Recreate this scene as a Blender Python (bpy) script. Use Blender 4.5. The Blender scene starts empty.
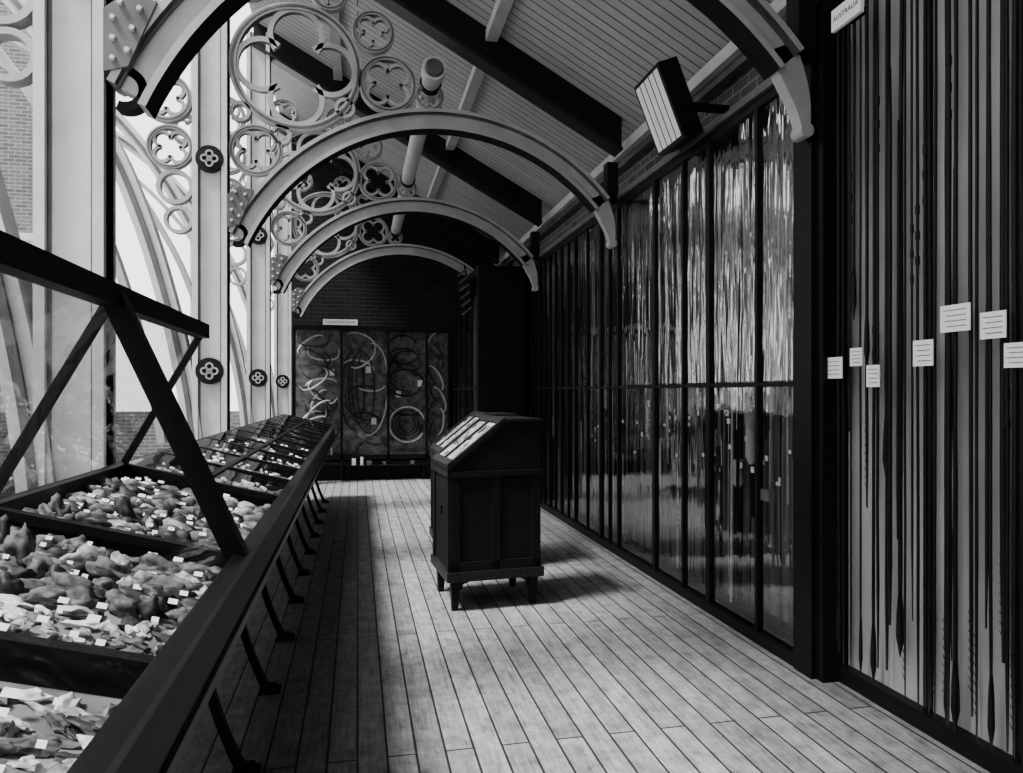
import bpy, math, random, bmesh
from mathutils import Vector, Matrix, noise
random.seed(7)
sc=bpy.context.scene
# ------------------------------------------------------------------ materials
def newmat(name):
    m=bpy.data.materials.new(name); m.use_nodes=True
    nt=m.node_tree; b=nt.nodes['Principled BSDF']
    return m,nt,b
def g(v): return (v,v,v,1)
def mat(name,v,rough=.5,var=.0,scale=8,stretch=(1,1,1),bump=0,metal=0,spec=.5):
    m,nt,b=newmat(name)
    b.inputs['Roughness'].default_value=rough
    b.inputs['Metallic'].default_value=metal
    b.inputs['Specular IOR Level'].default_value=spec
    b.inputs['Base Color'].default_value=g(v)
    if var>0 or bump>0:
        tc=nt.nodes.new('ShaderNodeTexCoord'); mp=nt.nodes.new('ShaderNodeMapping')
        mp.inputs['Scale'].default_value=stretch
        nz=nt.nodes.new('ShaderNodeTexNoise'); nz.inputs['Scale'].default_value=scale; nz.inputs['Detail'].default_value=5
        nt.links.new(tc.outputs['Object'],mp.inputs[0]); nt.links.new(mp.outputs[0],nz.inputs['Vector'])
        r=nt.nodes.new('ShaderNodeMapRange'); r.inputs['From Min'].default_value=.3; r.inputs['From Max'].default_value=.7
        r.inputs['To Min'].default_value=max(0,v-var); r.inputs['To Max'].default_value=v+var
        nt.links.new(nz.outputs['Fac'],r.inputs['Value']); nt.links.new(r.outputs[0],b.inputs['Base Color'])
        if bump>0:
            bp=nt.nodes.new('ShaderNodeBump'); bp.inputs['Strength'].default_value=bump
            nt.links.new(nz.outputs['Fac'],bp.inputs['Height']); nt.links.new(bp.outputs[0],b.inputs['Normal'])
    return m
def boards(name,v1,v2,vgap,width,length,axis='Y',rough=.6,gap=.006,dirt=.25,bump=.4,spec=.5):
    m,nt,b=newmat(name); L=nt.links; b.inputs['Specular IOR Level'].default_value=spec
    tc=nt.nodes.new('ShaderNodeTexCoord'); sx=nt.nodes.new('ShaderNodeSeparateXYZ'); cx=nt.nodes.new('ShaderNodeCombineXYZ')
    L.new(tc.outputs['Object'],sx.inputs[0])
    if axis=='Y': L.new(sx.outputs['Y'],cx.inputs['X']); L.new(sx.outputs['X'],cx.inputs['Y'])
    else: L.new(sx.outputs['X'],cx.inputs['X']); L.new(sx.outputs['Y'],cx.inputs['Y'])
    br=nt.nodes.new('ShaderNodeTexBrick'); br.inputs['Scale'].default_value=1
    br.inputs['Brick Width'].default_value=length; br.inputs['Row Height'].default_value=width
    br.inputs['Mortar Size'].default_value=gap; br.inputs['Mortar Smooth'].default_value=.3
    br.inputs['Color1'].default_value=g(v1); br.inputs['Color2'].default_value=g(v2); br.inputs['Mortar'].default_value=g(vgap)
    L.new(cx.outputs[0],br.inputs['Vector'])
    mp=nt.nodes.new('ShaderNodeMapping'); mp.inputs['Scale'].default_value=(1,14,1)
    L.new(cx.outputs[0],mp.inputs[0])
    nz=nt.nodes.new('ShaderNodeTexNoise'); nz.inputs['Scale'].default_value=3.5; nz.inputs['Detail'].default_value=10; nz.inputs['Roughness'].default_value=.8
    L.new(mp.outputs[0],nz.inputs['Vector'])
    nz2=nt.nodes.new('ShaderNodeTexNoise'); nz2.inputs['Scale'].default_value=9; nz2.inputs['Detail'].default_value=10; nz2.inputs['Roughness'].default_value=.75
    L.new(cx.outputs[0],nz2.inputs['Vector'])
    ad=nt.nodes.new('ShaderNodeMath'); ad.operation='ADD'; L.new(nz.outputs['Fac'],ad.inputs[0]); L.new(nz2.outputs['Fac'],ad.inputs[1])
    r=nt.nodes.new('ShaderNodeMapRange'); r.inputs['From Min'].default_value=.78; r.inputs['From Max'].default_value=1.22
    r.inputs['To Min'].default_value=1-dirt; r.inputs['To Max'].default_value=1+dirt
    L.new(ad.outputs[0],r.inputs['Value'])
    mx=nt.nodes.new('ShaderNodeVectorMath'); mx.operation='SCALE'; L.new(br.outputs['Color'],mx.inputs[0]); L.new(r.outputs[0],mx.inputs['Scale'])
    L.new(mx.outputs[0],b.inputs['Base Color']); b.inputs['Roughness'].default_value=rough
    bp=nt.nodes.new('ShaderNodeBump'); bp.inputs['Strength'].default_value=bump; bp.inputs['Distance'].default_value=.01
    inv=nt.nodes.new('ShaderNodeMath'); inv.operation='SUBTRACT'; inv.inputs[0].default_value=1; L.new(br.outputs['Fac'],inv.inputs[1])
    L.new(inv.outputs[0],bp.inputs['Height']); L.new(bp.outputs[0],b.inputs['Normal'])
    return m
def brick(name,v1,v2,vm,plane='YZ'):
    m,nt,b=newmat(name); L=nt.links
    tc=nt.nodes.new('ShaderNodeTexCoord'); sx=nt.nodes.new('ShaderNodeSeparateXYZ'); cx=nt.nodes.new('ShaderNodeCombineXYZ')
    L.new(tc.outputs['Object'],sx.inputs[0]); L.new(sx.outputs[plane[0]],cx.inputs['X']); L.new(sx.outputs['Z'],cx.inputs['Y'])
    br=nt.nodes.new('ShaderNodeTexBrick'); br.inputs['Scale'].default_value=1
    br.inputs['Brick Width'].default_value=.225; br.inputs['Row Height'].default_value=.075
    br.inputs['Mortar Size'].default_value=.006
    br.inputs['Color1'].default_value=g(v1); br.inputs['Color2'].default_value=g(v2); br.inputs['Mortar'].default_value=g(vm)
    L.new(cx.outputs[0],br.inputs['Vector']); L.new(br.outputs['Color'],b.inputs['Base Color']); b.inputs['Roughness'].default_value=.9
    b.inputs['Specular IOR Level'].default_value=.15
    bp=nt.nodes.new('ShaderNodeBump'); bp.inputs['Strength'].default_value=.3; bp.inputs['Distance'].default_value=.01
    inv=nt.nodes.new('ShaderNodeMath'); inv.operation='SUBTRACT'; inv.inputs[0].default_value=1; L.new(br.outputs['Fac'],inv.inputs[1])
    L.new(inv.outputs[0],bp.inputs['Height']); L.new(bp.outputs[0],b.inputs['Normal'])
    return m
def glass(name,refl=.12,mx_=.9,bump=.15,scale=2.0,stretch=(1,3,.6),tint=.9):
    m=bpy.data.materials.new(name); m.use_nodes=True; nt=m.node_tree; L=nt.links
    for n in list(nt.nodes): nt.nodes.remove(n)
    o=nt.nodes.new('ShaderNodeOutputMaterial'); mix=nt.nodes.new('ShaderNodeMixShader')
    t=nt.nodes.new('ShaderNodeBsdfTransparent'); t.inputs[0].default_value=g(tint)
    gl=nt.nodes.new('ShaderNodeBsdfGlossy'); gl.inputs['Roughness'].default_value=.03; gl.inputs['Color'].default_value=g(.95)
    lw=nt.nodes.new('ShaderNodeLayerWeight'); lw.inputs['Blend'].default_value=.35
    mr=nt.nodes.new('ShaderNodeMapRange'); mr.inputs['To Min'].default_value=refl; mr.inputs['To Max'].default_value=mx_
    L.new(lw.outputs['Fresnel'],mr.inputs['Value']); L.new(mr.outputs[0],mix.inputs[0])
    L.new(t.outputs[0],mix.inputs[1]); L.new(gl.outputs[0],mix.inputs[2]); L.new(mix.outputs[0],o.inputs[0])
    tc=nt.nodes.new('ShaderNodeTexCoord'); mp=nt.nodes.new('ShaderNodeMapping'); mp.inputs['Scale'].default_value=stretch
    nz=nt.nodes.new('ShaderNodeTexNoise'); nz.inputs['Scale'].default_value=scale; nz.inputs['Detail'].default_value=2
    bp=nt.nodes.new('ShaderNodeBump'); bp.inputs['Strength'].default_value=bump; bp.inputs['Distance'].default_value=.05
    L.new(tc.outputs['Object'],mp.inputs[0]); L.new(mp.outputs[0],nz.inputs['Vector']); L.new(nz.outputs['Fac'],bp.inputs['Height'])
    L.new(bp.outputs[0],gl.inputs['Normal'])
    return m
M_floor=boards('floor_planks',.155,.10,.008,.128,3.2,'Y',.65,.006,.65,.5,.25)
M_ceil=boards('ceiling_boards',.40,.33,.03,.11,9,'X',.6,.007,.12,.9)
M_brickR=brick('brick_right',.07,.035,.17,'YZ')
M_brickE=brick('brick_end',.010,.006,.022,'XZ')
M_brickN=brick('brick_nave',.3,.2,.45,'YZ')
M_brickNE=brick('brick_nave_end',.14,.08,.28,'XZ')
M_col=mat('column_paint',.46,.45,.06,5)
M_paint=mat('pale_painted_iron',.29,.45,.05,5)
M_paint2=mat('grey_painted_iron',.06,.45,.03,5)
M_dark=mat('dark_iron',.004,.6,.002,10,spec=.12)
M_ebony=mat('black_stained_wood',.004,.5,.002,6,(1,1,8),spec=.12)
M_ebony2=mat('dark_varnished_wood',.008,.4,.004,5,(8,1,1),spec=.22)
M_white=mat('label_card',.85,.7)
M_cream=mat('case_bed_paper',.16,.8,.10,6)
M_ink=mat('ink',.02,.7)
M_st1=mat('stone_pale',.30,.75,.24,45,bump=.7)
M_st2=mat('stone_grey',.09,.7,.08,45,bump=.7)
M_st3=mat('stone_dark',.02,.6,.015,35,bump=.7)
M_st4=mat('stone_white',.60,.75,.25,35,bump=.5)
M_panel=mat('spear_panel_board',.29,.7,.12,2.2,(1,1,.4))
M_rod=mat('spear_wood',.004,.5,.002,10,spec=.15)
M_rodl=mat('spear_wood_pale',.35,.5,.1,10)
M_back=mat('case_streaked_backing',.07,.8,.09,9,(1,2.2,.12))
M_bowback=mat('bow_case_backing',.10,.9,.09,9)
M_bow=mat('bow_horn_pale',.6,.5,.15,12)
M_bowd=mat('bow_horn_dark',.008,.5,.004,12,spec=.2)
M_nave=mat('nave_floor_stone',.10,.9)
M_mid=mat('exhibit_mixed',.2,.7,.18,6)
M_glassU=glass('case_glass_upper',.09,.30,.40,1.8,(1,4,.5),.8)
M_glassR=glass('case_glass_lower',.04,.20,.22,1.6,(1,3,.7),.8)
M_glassL=glass('table_glass',.04,.35,.12,1.5,(1,1,1),.95)
M_glassB=glass('table_back_glass',.10,.45,.5,2.2,(1,1,1),.62)
M_lampface=mat('lamp_diffuser',.75,.4,.05,10)
# ------------------------------------------------------------------ mesh builder
class B:
    def __init__(s): s.v=[];s.f=[];s.m=[];s.mats=[];s.sm=[]
    def mi(s,m):
        if m not in s.mats: s.mats.append(m)
        return s.mats.index(m)
    def add(s,vs,fs,m,smooth=False):
        o=len(s.v); s.v+= [tuple(p) for p in vs]; i=s.mi(m)
        for f in fs: s.f.append([a+o for a in f]); s.m.append(i); s.sm.append(smooth)
    def box(s,a,b,m):
        x0,y0,z0=[min(a[i],b[i]) for i in range(3)]; x1,y1,z1=[max(a[i],b[i]) for i in range(3)]
        vs=[(x0,y0,z0),(x1,y0,z0),(x1,y1,z0),(x0,y1,z0),(x0,y0,z1),(x1,y0,z1),(x1,y1,z1),(x0,y1,z1)]
        s.add(vs,[(0,3,2,1),(4,5,6,7),(0,1,5,4),(1,2,6,5),(2,3,7,6),(3,0,4,7)],m)
    def beam(s,p,q,w,d,m,up=(0,0,1)):
        p=Vector(p);q=Vector(q);t=(q-p).normalized();u=Vector(up)
        if abs(t.dot(u))>.98:u=Vector((0,1,0))
        a=t.cross(u).normalized()*(w/2); c=a.cross(t).normalized()*(d/2)
        vs=[p-a-c,p+a-c,p+a+c,p-a+c,q-a-c,q+a-c,q+a+c,q-a+c]
        s.add(vs,[(0,1,2,3),(7,6,5,4),(0,4,5,1),(1,5,6,2),(2,6,7,3),(3,7,4,0)],m)
    def ring(s,cx,cz,ro,ri,y0,y1,m,a0=0,a1=360,n=48,m_in=None):
        full=abs(a1-a0)>=359.9; k=n if full else n+1; vs=[];
        for i in range(k):
            a=math.radians(a0+(a1-a0)*i/n); c,si=math.cos(a),math.sin(a)
            vs+=[(cx+ro*c,y0,cz+ro*si),(cx+ri*c,y0,cz+ri*si),(cx+ri*c,y1,cz+ri*si),(cx+ro*c,y1,cz+ro*si)]
        f1=[];f2=[]
        for i in range(n):
            j=(i+1)%k; A=i*4;C=j*4
            f1+=[(A,C,C+1,A+1),(A+2,C+2,C+3,A+3),(A+3,C+3,C,A)]; f2+=[(A+1,C+1,C+2,A+2)]
        if not full: f1+=[(0,1,2,3),(k*4-1,k*4-2,k*4-3,k*4-4)]
        s.add(vs,f1,m); 
        o=len(s.v)-len(vs); i=s.mi(m_in or m)
        for f in f2: s.f.append([a+o for a in f]); s.m.append(i); s.sm.append(False)
    def cyl(s,p,q,r0,r1,m,n=16,cap=True):
        p=Vector(p);q=Vector(q);t=(q-p).normalized();u=Vector((0,0,1)) if abs(t.z)<.9 else Vector((1,0,0))
        a=t.cross(u).normalized();b=t.cross(a); vs=[]
        for c,r in((p,r0),(q,r1)):
            for i in range(n):
                w=2*math.pi*i/n; vs.append(c+a*r*math.cos(w)+b*r*math.sin(w))
        s.add(vs,[(i,(i+1)%n,n+(i+1)%n,n+i) for i in range(n)],m,True)
        if cap: s.add(vs,[tuple(range(n))[::-1],tuple(range(n,2*n))],m)
    def tube(s,pts,r,m,n=6,rr=None):
        P=[Vector(p) for p in pts]; vs=[]
        for k,p in enumerate(P):
            t=(P[min(k+1,len(P)-1)]-P[max(k-1,0)]).normalized()
            u=Vector((0,1,0)) if abs(t.y)<.9 else Vector((0,0,1))
            a=t.cross(u).normalized();b=t.cross(a); R=rr[k] if rr else r
            for i in range(n):
                w=2*math.pi*i/n; vs.append(p+a*R*math.cos(w)+b*R*math.sin(w))
        fs=[]
        for k in range(len(P)-1):
            for i in range(n): fs.append((k*n+i,k*n+(i+1)%n,(k+1)*n+(i+1)%n,(k+1)*n+i))
        fs+=[tuple(range(n)),tuple(range((len(P)-1)*n,len(P)*n))[::-1]]
        s.add(vs,fs,m,True)
    def ribbon(s,pts,w,y0,y1,m):
        vs=[];n=len(pts)
        for k in range(n):
            a=Vector(pts[max(k-1,0)]);b=Vector(pts[min(k+1,n-1)]);t=(b-a).normalized();nn=Vector((-t.y,t.x))*(w[k]/2 if isinstance(w,list) else w/2)
            c=Vector(pts[k]); p=c+nn;q=c-nn
            vs+=[(p.x,y0,p.y),(q.x,y0,q.y),(q.x,y1,q.y),(p.x,y1,p.y)]
        fs=[]
        for k in range(n-1):
            A=k*4;C=A+4
            fs+=[(A,C,C+1,A+1),(A+1,C+1,C+2,A+2),(A+2,C+2,C+3,A+3),(A+3,C+3,C,A)]
        fs+=[(0,1,2,3),(n*4-1,n*4-2,n*4-3,n*4-4)]
        s.add(vs,fs,m)
    def quad(s,a,b,c,d,m): s.add([a,b,c,d],[(0,1,2,3)],m)
    def obj(s,name,parent=None,loc=None,rotz=0,bevel=0):
        me=bpy.data.meshes.new(name); me.from_pydata(s.v,[],s.f); 
        for m in s.mats: me.materials.append(m)
        me.polygons.foreach_set('material_index',s.m); me.polygons.foreach_set('use_smooth',s.sm); me.update()
        o=bpy.data.objects.new(name,me); sc.collection.objects.link(o)
        if loc: o.location=loc
        o.rotation_euler[2]=rotz
        if parent: o.parent=parent
        return o
def empty(name):
    o=bpy.data.objects.new(name,None); sc.collection.objects.link(o); return o
def spline(pts,n=8):
    P=[Vector(p) for p in pts]; P=[P[0]*2-P[1]]+P+[P[-1]*2-P[-2]]; out=[]
    for i in range(1,len(P)-2):
        for k in range(n):
            t=k/n;a,b,c,d=P[i-1],P[i],P[i+1],P[i+2]
            out.append(.5*((2*b)+(c-a)*t+(2*a-5*b+4*c-d)*t*t+(-a+3*b-3*c+d)*t**3))
    out.append(P[-2]); return out
def label(name_parent,txt,size,loc,rot,col=M_ink):
    cu=bpy.data.curves.new('lettering','FONT'); cu.body=txt; cu.size=size; cu.align_x='CENTER'; cu.align_y='CENTER'; cu.extrude=.0005
    cu.materials.append(col); o=bpy.data.objects.new('lettering',cu); sc.collection.objects.link(o)
    o.location=loc;o.rotation_euler=rot;o.parent=name_parent; return o
# ------------------------------------------------------------------ layout numbers
XG=2.5; XW=2.76; YE=13.75
def roofz(x): return 4.12+.55*(2.76-x)
YS=[.5,3.58,6.66,9.74,12.82]
XR=-1.1; XL=-1.38
b=B(); b.box((-1.52,-2,-.2),(XW+.3,YE+.3,0),M_floor); b.obj('floor')
b=B(); b.box((XW,-2,0),(XW+.25,YE+.25,4.35),M_brickR); b.obj('wall_right')
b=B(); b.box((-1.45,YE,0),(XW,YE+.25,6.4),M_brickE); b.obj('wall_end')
b=B(); b.box((-1.45,-2.25,0),(XW+.25,-2,6.4),M_brickR); b.obj('wall_back_added')  # unseen wall added behind the camera to close the room and give dark reflections
b=B(); x0,x1=-1.3,XW+.1
b.add([(x0,-2,roofz(x0)),(x1,-2,roofz(x1)),(x1,YE,roofz(x1)),(x0,YE,roofz(x0)),(x0,-2,roofz(x0)+.08),(x1,-2,roofz(x1)+.08),(x1,YE,roofz(x1)+.08),(x0,YE,roofz(x0)+.08)],
 [(0,1,2,3),(7,6,5,4),(0,4,5,1),(1,5,6,2),(2,6,7,3),(3,7,4,0)],M_ceil); b.obj('ceiling')
b=B(); b.box((XW-.16,-2,4.0),(XW,YE,4.10),M_col); b.box((XW-.10,-2,3.93),(XW,YE,4.0),M_paint2); b.obj('trim_eave')
for x in (1.22,-.25):
    b=B(); z=roofz(x); b.beam((x,-2,z-.055),(x,YE,z-.055),.11,.10,M_col); b.obj('roof_purlin')
# nave
b=B(); b.box((-16,-2,-4.2),(-1.52,26,-4),M_nave); b.obj('floor_nave')
b=B()
b.box((-9.2,-4,-4),(-9,26,1.6),M_brickN); b.box((-9.2,-4,6.6),(-9,26,8),M_brickN)
for y in range(-4,26,3): b.box((-9.2,y,1.6),(-9,y+1.3,6.6),M_brickN)
b.obj('wall_nave_left')
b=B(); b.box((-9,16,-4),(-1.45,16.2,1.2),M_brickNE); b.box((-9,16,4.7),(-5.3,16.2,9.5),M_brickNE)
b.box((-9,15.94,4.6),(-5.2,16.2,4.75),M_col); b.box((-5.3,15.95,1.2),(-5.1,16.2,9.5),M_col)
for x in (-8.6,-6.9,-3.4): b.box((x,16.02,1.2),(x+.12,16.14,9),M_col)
b.obj('wall_nave_end')
b=B(); b.box((-9,-2,-.25),(-6.6,16,0),M_mid); b.obj('floor_gallery_opposite')
def cab(y):
    b=B(); x=-7.2
    b.box((x-.6,y,0),(x-.55,y+1.9,2.3),M_mid); b.box((x-.6,y,0),(x,y+1.9,.5),M_ebony); b.box((x-.6,y,2.2),(x,y+1.9,2.3),M_ebony)
    for k in range(4): b.box((x-.04,y+k*.62,.5),(x,y+k*.62+.04,2.2),M_ebony)
    for z in (.95,1.4,1.8):
        b.box((x-.55,y,z),(x-.05,y+1.9,z+.02),M_ebony)
    for z in (.5,.97,1.42,1.82):
        yy=y+.1
        while yy<y+1.75:
            w=random.uniform(.06,.16); h=random.uniform(.08,.3); xx=x-random.uniform(.15,.4)
            b.tube([(xx,yy,z+.0),(xx,yy,z+h*.3),(xx,yy,z+h*.7),(xx,yy,z+h)],w,random.choice([M_st1,M_st3,M_st2,M_st4]),8,[w*.3,w*.5,w*.4,w*.2]); yy+=w+.05
    b.obj('exhibit_cabinet')
for y in (2,4.2,6.4,8.6,10.8,13): cab(y)
b=B()
b.box((-1.50,-2,.98),(-1.47,YE,1.03),M_dark); b.box((-1.50,-2,.08),(-1.47,YE,.12),M_dark)
y=-1.9
while y<YE: b.cyl((-1.485,y,.0),(-1.485,y,1.0),.008,.008,M_dark,6,False); y+=.13
b.obj('iron_balustrade')
# ------------------------------------------------------------------ frames
def quatre(b,cx,cz,R,y0,y1,m,w=.035):
    w*=1.45
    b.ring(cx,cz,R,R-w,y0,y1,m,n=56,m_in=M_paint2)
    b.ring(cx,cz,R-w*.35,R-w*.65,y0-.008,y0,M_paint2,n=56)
    r=(R-w*.6)*.46; d=(R-w*.6)-r
    for k in range(4):
        a=90*k+(0 if R>.3 else 45); c=math.radians(a)
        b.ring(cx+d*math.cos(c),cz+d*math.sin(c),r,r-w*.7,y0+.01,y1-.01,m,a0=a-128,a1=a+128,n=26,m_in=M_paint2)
CX,CZ,RO=.8,2.12,2.08
for ci,Y in enumerate(YS):
    fr=empty('cast_iron_arch_frame')
    b=B(); y0,y1=Y-.07,Y+.07
    b.box((XL,y0+.02,0),(XR,y1-.02,6.2),M_col)
    b.box((XL,y0-.015,0),(XL+.045,y1+.015,6.2),M_col); b.box((XR-.045,y0-.015,0),(XR,y1+.015,6.2),M_col)
    b.box((XL+.045,y0+.012,0),(XL+.06,y0+.02,6.2),M_paint2); b.box((XR-.06,y0+.012,0),(XR-.045,y0+.02,6.2),M_paint2)
    b.box((XL-.02,y0-.05,0),(XR+.02,y1+.05,.25),M_col)
    xc=(XL+XR)/2
    for z in ((1.78,3.6) if ci>1 else (3.6,)):
        b.cyl((xc,y0-.02,z),(xc,y0+.02,z),.115,.115,M_dark,28)
        for k in range(4):
            a=math.radians(90*k); b.ring(xc+.04*math.cos(a),z+.04*math.sin(a),.034,.020,y0-.032,y0-.018,M_paint,n=14)
    b.obj('column',fr)
    b=B(); xa,xb=2.5,-1.3; h=.30
    za,zb=roofz(xa)-.005,roofz(xb)-.005
    vs=[(xa,y0,za-h),(xb,y0,zb-h),(xb,y0,zb),(xa,y0,za),(xa,y1,za-h),(xb,y1,zb-h),(xb,y1,zb),(xa,y1,za)]
    b.add(vs,[(0,1,2,3),(7,6,5,4),(0,4,5,1),(1,5,6,2),(2,6,7,3),(3,7,4,0)],M_dark)
    b.beam((xa,Y,za-h-.02),(xb,Y,zb-h-.02),.2,.035,M_ebony2)
    b.obj('rafter',fr)
    if ci==0: continue
    b=B(); y0,y1=Y-.06,Y+.06
    aL=math.degrees(math.acos((-1.09-CX)/RO)) ; aR=math.degrees(math.acos((2.38-CX)/RO))
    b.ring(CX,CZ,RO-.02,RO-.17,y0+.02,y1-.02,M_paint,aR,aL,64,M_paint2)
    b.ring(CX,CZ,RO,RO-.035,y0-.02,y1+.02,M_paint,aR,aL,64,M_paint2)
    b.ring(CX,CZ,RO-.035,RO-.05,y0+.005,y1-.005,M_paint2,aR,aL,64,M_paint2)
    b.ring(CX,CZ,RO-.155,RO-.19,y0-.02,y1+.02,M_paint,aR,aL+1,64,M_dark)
    zt_=CZ+math.sqrt(RO**2-(2.38-CX)**2)
    pts=spline([(2.27,zt_+.02),(2.36,zt_-.18),(2.40,zt_-.30),(2.42,zt_-.42)],6)
    b.ribbon([Vector(p) for p in pts],[.18-.13*k/(len(pts)-1) for k in range(len(pts))],y0+.02,y1-.02,M_paint)
    b.cyl((2.42,y0+.01,zt_-.43),(2.42,y1-.01,zt_-.43),.04,.04,M_paint,16)
    b.box((2.36,y0,zt_-.02),(2.47,y1,zt_+.35),M_dark)
    b.add([(-1.1,y0-.03,3.02),(-1.0,y0-.03,3.05),(-.88,y0-.03,3.35),(-1.0,y0-.03,3.38),(-1.1,y0-.03,3.3),
           (-1.1,y1+.03,3.02),(-1.0,y1+.03,3.05),(-.88,y1+.03,3.35),(-1.0,y1+.03,3.38),(-1.1,y1+.03,3.3)],
          [(0,1,2,3,4),(9,8,7,6,5),(0,5,6,1),(1,6,7,2),(2,7,8,3),(3,8,9,4),(4,9,5,0)],M_paint2)
    for (bx,bz) in ((-1.06,3.08),(-1.06,3.17),(-1.06,3.26),(-1.0,3.12),(-.98,3.22),(-.95,3.31),(-1.03,3.33)):
        b.cyl((bx,y0-.045,bz),(bx,y0-.03,bz),.011,.015,M_col,8)
    b.ring(-1.03,2.97,.10,.06,y0+.02,y1-.02,M_dark,-110,90,20)
    t0,t1=Y-.035,Y+.035
    quatre(b,-.53,4.48,.57,t0,t1,M_paint,.045)
    quatre(b,.27,4.40,.26,t0,t1,M_paint,.03)
    quatre(b,-.87,3.72,.225,t0,t1,M_paint,.028)
    quatre(b,.14,4.86,.19,t0,t1,M_paint,.025)
    quatre(b,-.93,5.21,.18,t0,t1,M_paint,.025)
    quatre(b,-.25,5.17,.16,t0,t1,M_paint,.025)
    quatre(b,.65,4.32,.13,t0,t1,M_paint,.02)
    b.ring(-.66,3.87,.09,.06,t0,t1,M_paint,n=20); b.ring(-.11,4.15,.09,.06,t0,t1,M_paint,n=20)
    b.ring(-1.0,4.05,.09,.06,t0,t1,M_paint,n=20)
    quatre(b,-1.62,4.60,.23,t0,t1,M_paint,.03); quatre(b,-1.60,4.12,.21,t0,t1,M_paint,.03)
    quatre(b,-1.57,3.70,.19,t0,t1,M_paint,.026); quatre(b,-1.68,5.10,.28,t0,t1,M_paint,.03)
    quatre(b,-2.10,4.9,.2,t0,t1,M_paint,.03); b.ring(-1.53,3.36,.15,.115,t0,t1,M_paint,n=24); b.ring(-1.5,3.08,.12,.09,t0,t1,M_paint,n=24)
    r1=spline([(-1.36,1.0),(-1.43,1.6),(-1.57,2.3),(-1.80,3.1),(-2.1,3.8),(-2.7,4.75),(-3.6,5.6),(-4.8,6.3)],8)
    b.ribbon(r1,.15,y0-.01,y1+.01,M_col); b.ribbon(r1,.04,y0-.03,y0-.01,M_paint2)
    r2=[Vector((p.x-.22-.03*i/len(r1),p.y-.28)) for i,p in enumerate(r1)][6:]
    b.ribbon(r2,.06,y0,y1,M_paint)
    b.obj('arch_and_tracery',fr)
b=B(); b.cyl((.66,6.35,4.45),(.66,12.8,4.45),.085,.085,M_col,24); b.cyl((.66,6.33,4.45),(.66,6.48,4.45),.105,.105,M_col,24); b.cyl((.66,6.30,4.45),(.66,6.34,4.45),.07,.09,M_paint2,24)
for y in (6.66,9.74,12.82): b.ring(.66,4.45,.10,.085,y-.04,y+.04,M_dark,n=24)
b.obj('ventilation_pipe')
b=B()
P=[Vector((2.30,5.25,3.43)),Vector((2.09,5.25,3.95)),Vector((2.09,4.8,3.95)),Vector((2.30,4.8,3.43))]
nrm=Vector((.927,0,.374))*.16
b.add(P+[p+nrm for p in P],[(3,2,1,0),(0,1,5,4),(1,2,6,5),(2,3,7,6),(3,0,4,7),(4,5,6,7)],M_ebony)
off=-nrm.normalized()*.004
def lp(u,v): return P[0].lerp(P[1],u).lerp(P[3].lerp(P[2],u),v)+off
for k in range(5):
    v0=.06+k*.182; b.quad(lp(.05,v0),lp(.95,v0),lp(.95,v0+.15),lp(.05,v0+.15),M_lampface)
b.beam((2.35,5.02,3.75),(2.76,5.02,3.75),.05,.05,M_dark)
b.obj('wall_mounted_lamp_box')
# ------------------------------------------------------------------ right tall glazed case
b=B(); ya,yb=3.72,12.2; H=3.47
b.box((XG,ya-.16,0),(XW-.01,ya,H+.02),M_ebony)
b.box((XG-.03,ya-.15,0),(XG+.03,ya+.02,H+.3),M_ebony)
b.box((XG+.01,ya,0),(XW-.01,yb,.10),M_ebony); b.box((XG-.02,ya,.0),(XG+.04,yb,.07),M_ebony)
b.box((XG-.01,ya,H-.06),(XW-.01,yb,H),M_ebony); b.box((XG-.04,ya-.1,H),(XW-.01,yb,H+.04),M_paint2)
b.box((XW-.03,ya,.1),(XW-.01,yb,H-.05),M_back)
mull=[4.17,4.82,5.24,5.80,6.68,7.21,8.11,8.71,9.25,9.8,10.3,10.8,11.3,11.8,12.2]
for i,y in enumerate([ya+.02]+mull):
    w=.026 if i%2==0 else .015
    b.box((XG-.012,y-w,.07),(XG+.03,y+w,H-.03),M_ebony)
for i in range(len(mull)-1):
    y=(mull[i]+mull[i+1])/2
    if i>3: b.box((XG-.008,y-.010,.07),(XG+.03,y+.010,H-.03),M_ebony)
b.box((XG-.006,ya,1.635),(XG+.02,yb,1.66),M_ebony)
b.quad((XG+.01,ya,.08),(XG+.01,yb,.08),(XG+.01,yb,1.63),(XG+.01,ya,1.63),M_glassR)
b.quad((XG+.01,ya,1.67),(XG+.01,yb,1.67),(XG+.01,yb,H-.05),(XG+.01,ya,H-.05),M_glassU)
for y in (4.13,5.20,6.64): b.box((XG-.025,y-.008,1.2),(XG-.005,y+.008,1.28),M_dark)
b.box((XG-.015,4.02,.92),(XG-.004,4.11,.99),M_paint2)
b.obj('tall_glazed_museum_case')
b=B()
for i in range(380):
    y=random.uniform(ya+.08,yb-.1); x=random.uniform(XG+.06,XW-.06); top=random.uniform(2.6,3.38); bot=max(.12,top-random.choice([1.0,1.6,2.2,3.2]))
    b.cyl((x,y,bot),(x+random.uniform(-.01,.01),y+random.uniform(-.04,.04),top),random.uniform(.004,.014),.004,random.choice([M_rod,M_rod,M_rod,M_rod,M_rodl]),6,False)
for i in range(60):
    y=random.uniform(ya+.1,7.8); z=random.uniform(1.0,1.5); x=XG+.1
    b.box((x,y,z),(x+.005,y+random.uniform(.02,.05),z+random.uniform(.02,.04)),M_white)
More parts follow.
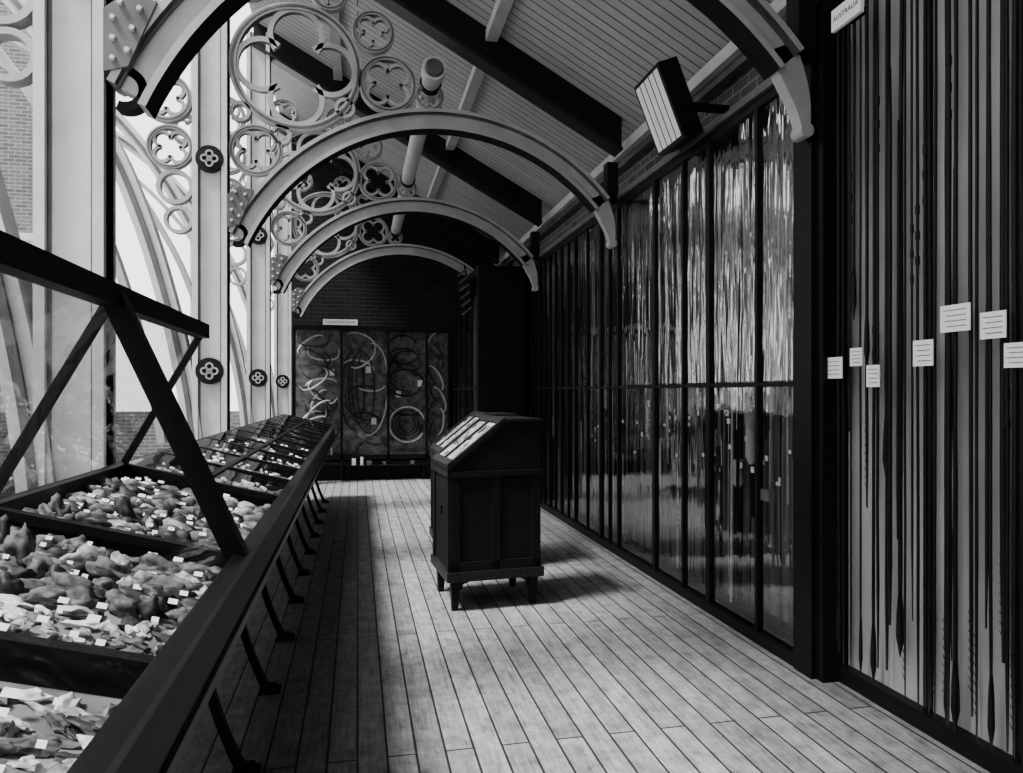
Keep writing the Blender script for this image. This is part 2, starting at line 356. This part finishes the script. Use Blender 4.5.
# quivers and feathered bundles hanging among the arrows
for i in range(46):
    y=random.uniform(ya+.12,8.5); x=XG+.11; z=random.choice([random.uniform(1.0,1.5),random.uniform(2.0,3.0),random.uniform(.4,1.2)]); L_=random.uniform(.18,.5); r=random.uniform(.02,.042)
    b.tube([(x,y,z),(x,y,z+L_*.15),(x,y+.01,z+L_*.7),(x,y+.01,z+L_)],r,random.choice([M_st1,M_st2,M_st3,M_rodl]),8,[r*.4,r,r*.8,r*1.1])
b.obj('arrow_and_quiver_collection')
# ------------------------------------------------------------------ near right spear screen
b=B(); sa,sb=-.5,3.53
b.box((2.66,sa,.09),(XW-.01,sb,3.92),M_panel)
b.box((2.60,sa,0),(XW-.01,sb,.09),M_ebony); b.box((XG,sb-.02,0),(XW-.01,sb+.02,3.90),M_ebony)
for y in (.6,1.5,2.02,2.45,2.93): b.box((2.64,y-.02,.09),(2.67,y+.02,3.92),M_ebony)
b.obj('spear_display_screen')
b=B(); y=.4
while y<3.48:
    r=random.uniform(.005,.012); top=random.choice([3.88,3.88,3.8,3.8,random.uniform(2.4,3.7)]); bot=random.choice([.12,.12,.12,.2,random.uniform(.2,1.0),random.uniform(1.0,2.0)])
    x=random.uniform(2.56,2.62); ly=random.uniform(-.012,.012)
    n=9; pts=[(x+random.uniform(-.001,.001),y+ly*k/n+random.uniform(-.0018,.0018),bot+(top-bot)*k/n) for k in range(n+1)]
    b.tube(pts,r,M_rod,7,[r*.5]+[r*random.uniform(.93,1.07) for _ in range(n-1)]+[r*.7])
    q=random.random()
    if q<.35:   # leaf-shaped blade
        b.tube([(x,y,bot-.02),(x,y,bot+.08),(x,y,bot+.2),(x,y,bot+.3)],r,M_rod,6,[r*.15,r*1.9,r*1.6,r*.9])
    elif q<.6:  # barbs
        for k in range(9): b.cyl((x,y,bot+.1+k*.04),(x,y+.02,bot+.13+k*.04),.003,.001,M_rod,5,False)
    elif q<.8:  # lashings
        zz=random.uniform(1,3)
        for k in range(3): b.cyl((x,y+ly*.5,zz+k*.12),(x,y+ly*.5,zz+.04+k*.12),r*1.5,r*1.5,M_rod,7)
    y+=random.choice([.016,.022,.026,.034,.044,.06])
b.obj('spear_collection')
lbls=[(832,368,20,21),(856,357,12,18),(873,376,13,22),(923,353,20,26),(955,318,30,27),(993,325,26,27),(1016,355,24,25)]
th=math.atan(154/720); st,ct=math.sin(th),math.cos(th)
b=B(); XLb=2.535
for (px,py,w,h) in lbls:
    k=(px-357)*ct/720.
    zc=XLb/k; Yp=(zc-XLb*st)/ct; hz=1.6-(py-392)*zc/720
    dY=w*zc*zc/(720*XLb)*1.0; dz=h*zc/720
    b.box((XLb-.004,Yp-dY/2,hz-dz/2),(XLb,Yp+dY/2,hz+dz/2),M_white)
    for q in range(4):
        zz=hz+dz*(.3-.2*q); b.box((XLb-.0055,Yp-dY*.38,zz-.0018),(XLb-.004,Yp+dY*(.38-.1*(q%2)),zz+.0018),M_st2)
b.obj('specimen_label_cards')
b=B(); b.box((2.40,3.08,3.46),(2.42,3.30,3.57),M_white); b.box((2.42,3.17,3.50),(2.5,3.27,3.54),M_ebony); s=b.obj('australia_sign')
label(s,'AUSTRALIA',.037,(2.398,3.19,3.515),(math.pi/2,0,-math.pi/2))
# ------------------------------------------------------------------ projecting dark cabinet
b=B(); b.box((1.72,10.35,0),(2.42,10.42,3.45),M_ebony); b.box((1.72,10.42,0),(1.78,13.2,.3),M_ebony); b.box((1.72,10.42,3.35),(2.42,13.2,3.45),M_ebony)
for y in (10.44,11.1,11.75,12.4,13.05): b.box((1.72,y,.3),(1.76,y+.06,3.35),M_ebony)
b.box((1.70,10.33,0),(2.44,10.44,.12),M_ebony2); b.box((1.72,10.42,1.63),(1.75,13.2,1.67),M_ebony)
b.box((2.1,10.42,.1),(2.14,13.2,3.35),M_back); b.quad((1.74,10.42,.3),(1.74,13.2,.3),(1.74,13.2,3.35),(1.74,10.42,3.35),M_glassR)
for k in range(3): b.box((1.80+k*.2,10.335,.3),(1.96+k*.2,10.35,3.2),M_ebony)
b.obj('projecting_cabinet')
b=B()
for k in range(6):
    z=2.75+k*.13; b.beam((1.52,10.6+.1*k,z),(1.66,10.6+.1*k,z+.11),.015,.03,M_paint2)
b.beam((1.66,10.5,2.6),(1.66,11.3,3.6),.03,.03,M_dark); b.box((1.64,10.9,3.1),(1.72,10.95,3.15),M_dark); b.obj('club_rack')
# ------------------------------------------------------------------ end bow case
yf=13.3; b=B()
b.box((-1.1,yf+.25,.42),(1.70,yf+.3,2.75),M_bowback)
b.box((-1.1,yf,.38),(1.70,yf+.3,.46),M_ebony); b.box((-1.12,yf-.03,2.72),(1.70,yf+.3,2.80),M_ebony)
for x in (-1.1,-.28,.55,1.25,1.66): b.box((x-.025,yf,.0),(x+.025,yf+.05,2.75),M_ebony)
b.box((-1.1,yf+.02,.28),(1.7,yf+.3,.34),M_ebony2)
b.box((-1.1,yf+.1,.0),(1.7,yf+.3,.28),M_ebony)
b.quad((-1.1,yf+.02,.46),(1.66,yf+.02,.46),(1.66,yf+.02,2.72),(-1.1,yf+.02,2.72),M_glassL)
b.obj('bow_display_case')
b=B()
def bow(cx,cz,L,depth,rot,rec=.12,r=.020):
    pts=[]
    ph=random.uniform(-.05,.05)
    for k in range(25):
        t=-1+2*k/24; x=L/2*math.sin(t*1.75)/math.sin(1.5708) ; z=depth*(1-t*t*1.2)+ (rec if abs(t)>.8 else 0)*(abs(t)-.8)*3
        c,s_=math.cos(rot),math.sin(rot); pts.append((cx+x*c-z*s_,yf+.17+ph,cz+x*s_+z*c))
    b.tube(pts,r,random.choice([M_bow,M_bowd,M_bowd]),6,[r*(.45+.55*(1-abs(-1+2*k/24))) for k in range(25)])
for k in range(16): bow(-.70+random.uniform(-.12,.12),2.55-.12*k,.55,.13*(1 if k%2 else -1),random.uniform(-.9,.9))
for k in range(8): bow(-.7+random.uniform(-.12,.12),1.4-.12*k,.5,.16,random.uniform(0,6.28))
for k in range(7): bow(.12+.15*random.uniform(-1,1),1.65,1.1+.1*k,.12+.04*k,math.pi/2*(1 if k%3 else -1)+random.uniform(-.2,.2),r=.017)
for k in range(9): bow(.12+random.uniform(-.12,.12),2.5-.24*k,.55,.16,random.uniform(-.8,.8)+math.pi*(k%2))
for k in range(10): bow(.88+random.uniform(-.08,.08),2.45-.1*k,.5+.03*k,.20+.02*k,random.choice([0,math.pi,1.5])+random.uniform(-.5,.5))
for k in range(4): b.ring(.9,1.0,.34-.06*k,.312-.06*k,yf+.12,yf+.14,M_bow if k==0 else M_bowd,20+40*k,330+30*k,28)
for k in range(10): bow(1.42+random.uniform(-.05,.05),2.45-.2*k,.5,.12,math.pi/2+random.uniform(-.5,.5)+math.pi*(k%2))
for (x,z) in ((-.5,1.9),(.15,1.95),(.7,1.5),(.25,1.0),(-.8,.8),(1.1,1.7)): b.box((x,yf+.22,z),(x+.09,yf+.24,z+.12),M_white)
b.obj('composite_bow_collection')
b=B()
for x,w,h in ((-.1,.07,.12),(.05,.05,.14),(.16,.09,.07),(.45,.05,.05),(.95,.06,.06)):
    b.box((x,yf-.06,.285),(x+w,yf-.02,.285+h),M_white if h>.1 else M_st2)
b.box((-.2,yf-.1,.26),(1.2,yf-.0,.285),M_ebony); b.box((-.2,yf-.08,0),(-.17,yf-.02,.26),M_ebony); b.box((1.17,yf-.08,0),(1.2,yf-.02,.26),M_ebony)
b.obj('low_exhibit_shelf')
b=B(); b.box((-.60,yf-.06,2.80),(.0,yf-.035,2.90),M_white); s=b.obj('composite_bows_sign'); label(s,'COMPOSITE BOWS',.062,(-.30,yf-.062,2.85),(math.pi/2,0,0))
# ------------------------------------------------------------------ left table cases
XF,XB,ZF,ZBk=-.34,-1.07,1.09,1.275
def zt(x): return ZF+(XF-x)*(ZBk-ZF)/(XF-XB)
ya,yb=.55,11.2; RX,RZ=-.714,1.886
tb=empty('flint_table_case')
b=B()
def sl(xa,xb,y0,y1,zo,th,m):
    vs=[(xa,y0,zt(xa)+zo-th),(xb,y0,zt(xb)+zo-th),(xb,y1,zt(xb)+zo-th),(xa,y1,zt(xa)+zo-th),(xa,y0,zt(xa)+zo),(xb,y0,zt(xb)+zo),(xb,y1,zt(xb)+zo),(xa,y1,zt(xa)+zo)]
    b.add(vs,[(0,1,2,3),(7,6,5,4),(0,4,5,1),(1,5,6,2),(2,6,7,3),(3,7,4,0)],m)
sl(XF,XF-.035,ya,yb,.0,.19,M_ebony); sl(XF+.012,XF-.03,ya,yb,.008,.022,M_ebony2); sl(XF+.01,XF-.0,ya,yb,-.16,.03,M_ebony2)
sl(XB+.03,XB,ya,yb,0,.28,M_ebony)
sl(XF-.03,XB+.02,ya,yb,-.075,.03,M_cream); sl(XF-.02,XB+.02,ya,yb,-.11,.05,M_ebony)
bars=[1.45,2.35,3.62]+[3.62+.63*k for k in range(1,13)]
for y in [ya]+bars:
    sl(XF-.02,XB+.02,y-.018,y+.018,.004,.03,M_ebony); sl(XF-.03,XB+.02,y-.008,y+.008,-.02,.06,M_ebony)
sl(XF-.36,XF-.385,3.62,yb,.004,.02,M_ebony)
b.beam((RX,ya,RZ),(RX,3.64,RZ),.055,.065,M_ebony)
b.beam((XF-.02,2.35,ZF),(RX,2.35,RZ),.06,.06,M_ebony,(0,1,0))
for y in (ya,2.35,3.62):
    b.beam((XB+.02,y,zt(XB)),(RX,y,RZ),.028,.028,M_ebony,(0,1,0))
b.quad((XF-.02,ya,ZF),(XF-.02,2.35,ZF),(RX,2.35,RZ),(RX,ya,RZ),M_glassL)
b.quad((XB+.02,ya,zt(XB)),(XB+.02,3.62,zt(XB)),(RX,3.62,RZ),(RX,ya,RZ),M_glassB)
b.quad((XF-.03,3.62,ZF-.003),(XF-.03,yb,ZF-.003),(XB+.02,yb,zt(XB)-.003),(XB+.02,3.62,zt(XB)-.003),M_glassL)
y=1.5
while y<11:
    for sgn in (1,-1):
        xm=-.73
        pts=spline([(xm,.88),(xm+sgn*.10,.62),(xm+sgn*.14,.34),(xm+sgn*.24,.06),(xm+sgn*.30,.02)],6)
        b.ribbon(pts,[.055-.02*math.sin(k/len(pts)*3) for k in range(len(pts))],y-.02,y+.02,M_dark)
        b.box((xm+sgn*.22,y-.035,0),(xm+sgn*.33,y+.035,.025),M_dark)
    b.box((xm-.14,y-.015,.36),(xm+.14,y+.015,.40),M_dark)
    b.box((-1.02,y-.02,.86),(XF-.04,y+.02,.93),M_dark)
    y+=.84
b.box((-.76,1.3,.36),(-.70,11.0,.41),M_dark)
b.box((-1.03,1.0,.30),(-1.0,11.0,.9),M_dark)  # added back apron, blocks light under the table; open at the bottom for some fill
b.obj('case_body',tb)
def ico(s):
    bm=bmesh.new(); bmesh.ops.create_icosphere(bm,subdivisions=s,radius=1); v=[x.co.copy() for x in bm.verts]; f=[tuple(q.index for q in p.verts) for p in bm.faces]; bm.free(); return v,f
IC=ico(2); IC1=ico(1); IC3=ico(3)
b=B()
def rock(x,y,a,c,h,rot,m,src,smooth=True,rough=.9):
    s=random.random()*100; vs=[]
    z0=zt(x)-.073
    for p in src[0]:
        k=1+rough*noise.noise(p*1.3+Vector((s,s,s)))+.35*noise.noise(p*2.9+Vector((s,0,s)))
        q=Vector((p.x*a*k,p.y*c*k,p.z*h*k)); qx=q.x*math.cos(rot)-q.y*math.sin(rot); qy=q.x*math.sin(rot)+q.y*math.cos(rot)
        vs.append((x+qx,y+qy,z0-.25*qx+h*.75+q.z))
    b.add(vs,src[1],m,smooth)
def nearbar(y,t=.03): return any(abs(y-q)<t for q in bars)
pickA=[M_st4,M_st4,M_st1,M_st1,M_st1,M_st2,M_st2,M_st3,M_st3]; pickB=[M_st2,M_st2,M_st2,M_st3,M_st3,M_st1]
y=.62
while y<3.55:
    x=XF-.07
    big=y>1.85
    while x>XB+.06:
        if not nearbar(y):
            if big:
                a=random.uniform(.022,.058);c=random.uniform(.017,.032);h=random.uniform(.016,.032)
                rock(x+random.uniform(-.01,.01),y+random.uniform(-.012,.012),a,c,h,random.uniform(-.8,.8),random.choice(pickB),IC3 if y<2.6 else IC,True,.65)
                x-=a+random.uniform(.025,.05)
            else:
                a=random.uniform(.016,.042);c=random.uniform(.009,.019);h=random.uniform(.006,.013)
                rock(x+random.uniform(-.01,.01),y+random.uniform(-.015,.015),a,c,h,random.choice([0,0,1.2,-.7])+random.uniform(-.6,.6),random.choice(pickA),IC3 if random.random()<.5 else IC,False,.9)
                x-=a+random.uniform(.02,.04)
        else: x-=.05
    y+=.052 if big else .040
for (x,y,h,m) in ((-.72,1.32,.045,M_st3),(-.8,2.75,.05,M_st3),(-.95,2.6,.05,M_st2),(-.6,3.0,.045,M_st3),(-.86,2.1,.06,M_st2),(-.93,2.15,.06,M_st3)): rock(x,y,.03,.025,h,0,m,IC3,True,.6)
y=3.7
while y<11.1:
    x=XF-.07
    while x>XB+.06:
        if not nearbar(y,.04): rock(x,y+random.uniform(-.02,.02),random.uniform(.02,.045),random.uniform(.012,.025),random.uniform(.008,.018),random.uniform(-1.5,1.5),random.choice(pickA),IC1,False)
        x-=random.uniform(.06,.11)
    y+=.085
for i in range(360):
    x=random.uniform(XB+.07,XF-.08); y=random.uniform(.7,7)
    if nearbar(y,.05): continue
    z=zt(x)-.072+.036; w=random.uniform(.006,.013); b.add([(x-w,y-w*.7,z+w*.25),(x+w,y-w*.7,z-w*.25),(x+w,y+w*.7,z-w*.25+.008),(x-w,y+w*.7,z+w*.25+.008)],[(0,1,2,3)],M_white)
b.obj('stone_tools',tb)
# ------------------------------------------------------------------ lectern desk cases
def desk(loc,rot,W=.72,D=.66):
    b=B(); zl,zr,zb_=1.05,1.38,.24; xr=W*.60
    prof=[(0,zb_),(W,zb_),(W,zr-.05),(W-.03,zr),(xr,zr),(0,zl)]
    n=len(prof); vs=[(x,0,z) for x,z in prof]+[(x,D,z) for x,z in prof]
    b.add(vs,[tuple(range(n)),tuple(range(n,2*n))[::-1]]+[((i+1)%n,i,n+i,n+(i+1)%n) for i in range(n)],M_ebony)
    b.box((-.025,-.025,zb_-.02),(W+.025,D+.025,zb_+.05),M_ebony2)
    b.box((-.02,-.02,zl-.07),(W+.02,0,zl-.03),M_ebony)
    b.box((-.02,-.02,zl-.07),(0,D+.02,zl-.03),M_ebony2); b.box((xr-.02,-.02,zr),(W+.02,D+.02,zr+.02),M_ebony2)
    for (a_,c_) in (((0,zb_+.05),(.07,zl-.07)),((W-.07,zb_+.05),(W,zl-.07)),((W/2-.03,zb_+.05),(W/2+.03,zl-.07))): b.box((a_[0],-.014,a_[1]),(c_[0],0,c_[1]),M_ebony)
    b.box((0,-.014,zb_+.05),(W,0,zb_+.12),M_ebony); b.box((-.014,.28,.68),(0,.34,.74),M_dark); b.box((-.014,.0,zb_+.05),(0,.07,zl-.07),M_ebony); b.box((-.014,D-.07,zb_+.05),(0,D,zl-.07),M_ebony)
    def L(u,v,o): return (-.02+(xr+.02)*u, -.015+(D+.03)*v, zl-.012+(zr-zl+.012)*u+o)
    def patch(u0,u1,v0,v1,o,m):
        A=[L(u0,v0,o),L(u1,v0,o),L(u1,v1,o),L(u0,v1,o)]; A2=[(p[0],p[1],p[2]-.03) for p in A]
        b.add(A+A2,[(0,1,2,3),(7,6,5,4),(0,4,5,1),(1,5,6,2),(2,6,7,3),(3,7,4,0)],m)
    patch(0,1,0,1,.010,M_ebony); patch(.1,.9,.07,.93,.016,M_mid)
    for (u0,u1,v0,v1) in ((0,.1,0,1),(.9,1,0,1),(0,1,0,.07),(0,1,.93,1),(0,1,.48,.52)): patch(u0,u1,v0,v1,.035,M_ebony2)
    for q in range(20):
        u=random.uniform(.15,.8);v=random.choice([random.uniform(.1,.4),random.uniform(.57,.85)]); patch(u,u+.07,v,v+.05,.024,random.choice([M_st2,M_st1,M_st3]))
    b.add([L(.08,.05,.03),L(.92,.05,.03),L(.92,.95,.03),L(.08,.95,.03)],[(0,1,2,3)],M_glassL)
    for (lx,ly) in ((.045,.045),(W-.045,.045),(.045,D-.045),(W-.045,D-.045)):
        b.add([(lx-.035,ly-.035,zb_),(lx+.035,ly-.035,zb_),(lx+.035,ly+.035,zb_),(lx-.035,ly+.035,zb_),(lx-.022,ly-.022,0),(lx+.022,ly-.022,0),(lx+.022,ly+.022,0),(lx-.022,ly+.022,0)],
          [(3,2,1,0),(4,5,6,7),(0,1,5,4),(1,2,6,5),(2,3,7,6),(3,0,4,7)],M_ebony)
        sx=1 if lx<W/2 else -1
        b.ribbon([Vector((lx+sx*.03,zb_-.09)),Vector((lx+sx*.05,zb_-.04)),Vector((lx+sx*.10,zb_-.02))],.03,ly-.02,ly+.02,M_ebony)
    b.obj('lectern_display_case',loc=loc,rotz=rot)
desk((.655,5.2,0),math.radians(4.5),.69,.62); desk((.72,6.35,0),math.radians(1),.68)
# ------------------------------------------------------------------ light
w=bpy.data.worlds.new('World'); sc.world=w; w.use_nodes=True; w.node_tree.nodes['Background'].inputs[0].default_value=g(1); w.node_tree.nodes['Background'].inputs[1].default_value=3.3
ld=bpy.data.lights.new('sun','SUN'); ld.energy=16; ld.angle=math.radians(12); lo=bpy.data.objects.new('sun',ld); sc.collection.objects.link(lo)
d=Vector((.54,.16,-1.0)); lo.rotation_euler=d.to_track_quat('-Z','Y').to_euler()
# camera
cd=bpy.data.cameras.new('camera'); cam=bpy.data.objects.new('camera',cd); sc.collection.objects.link(cam); sc.camera=cam
cd.sensor_width=36; cd.lens=36*720/1023; cd.shift_y=5.5/1023; cd.clip_start=.05
cam.location=(0,0,1.6); cam.rotation_euler=(math.pi/2,0,-th)
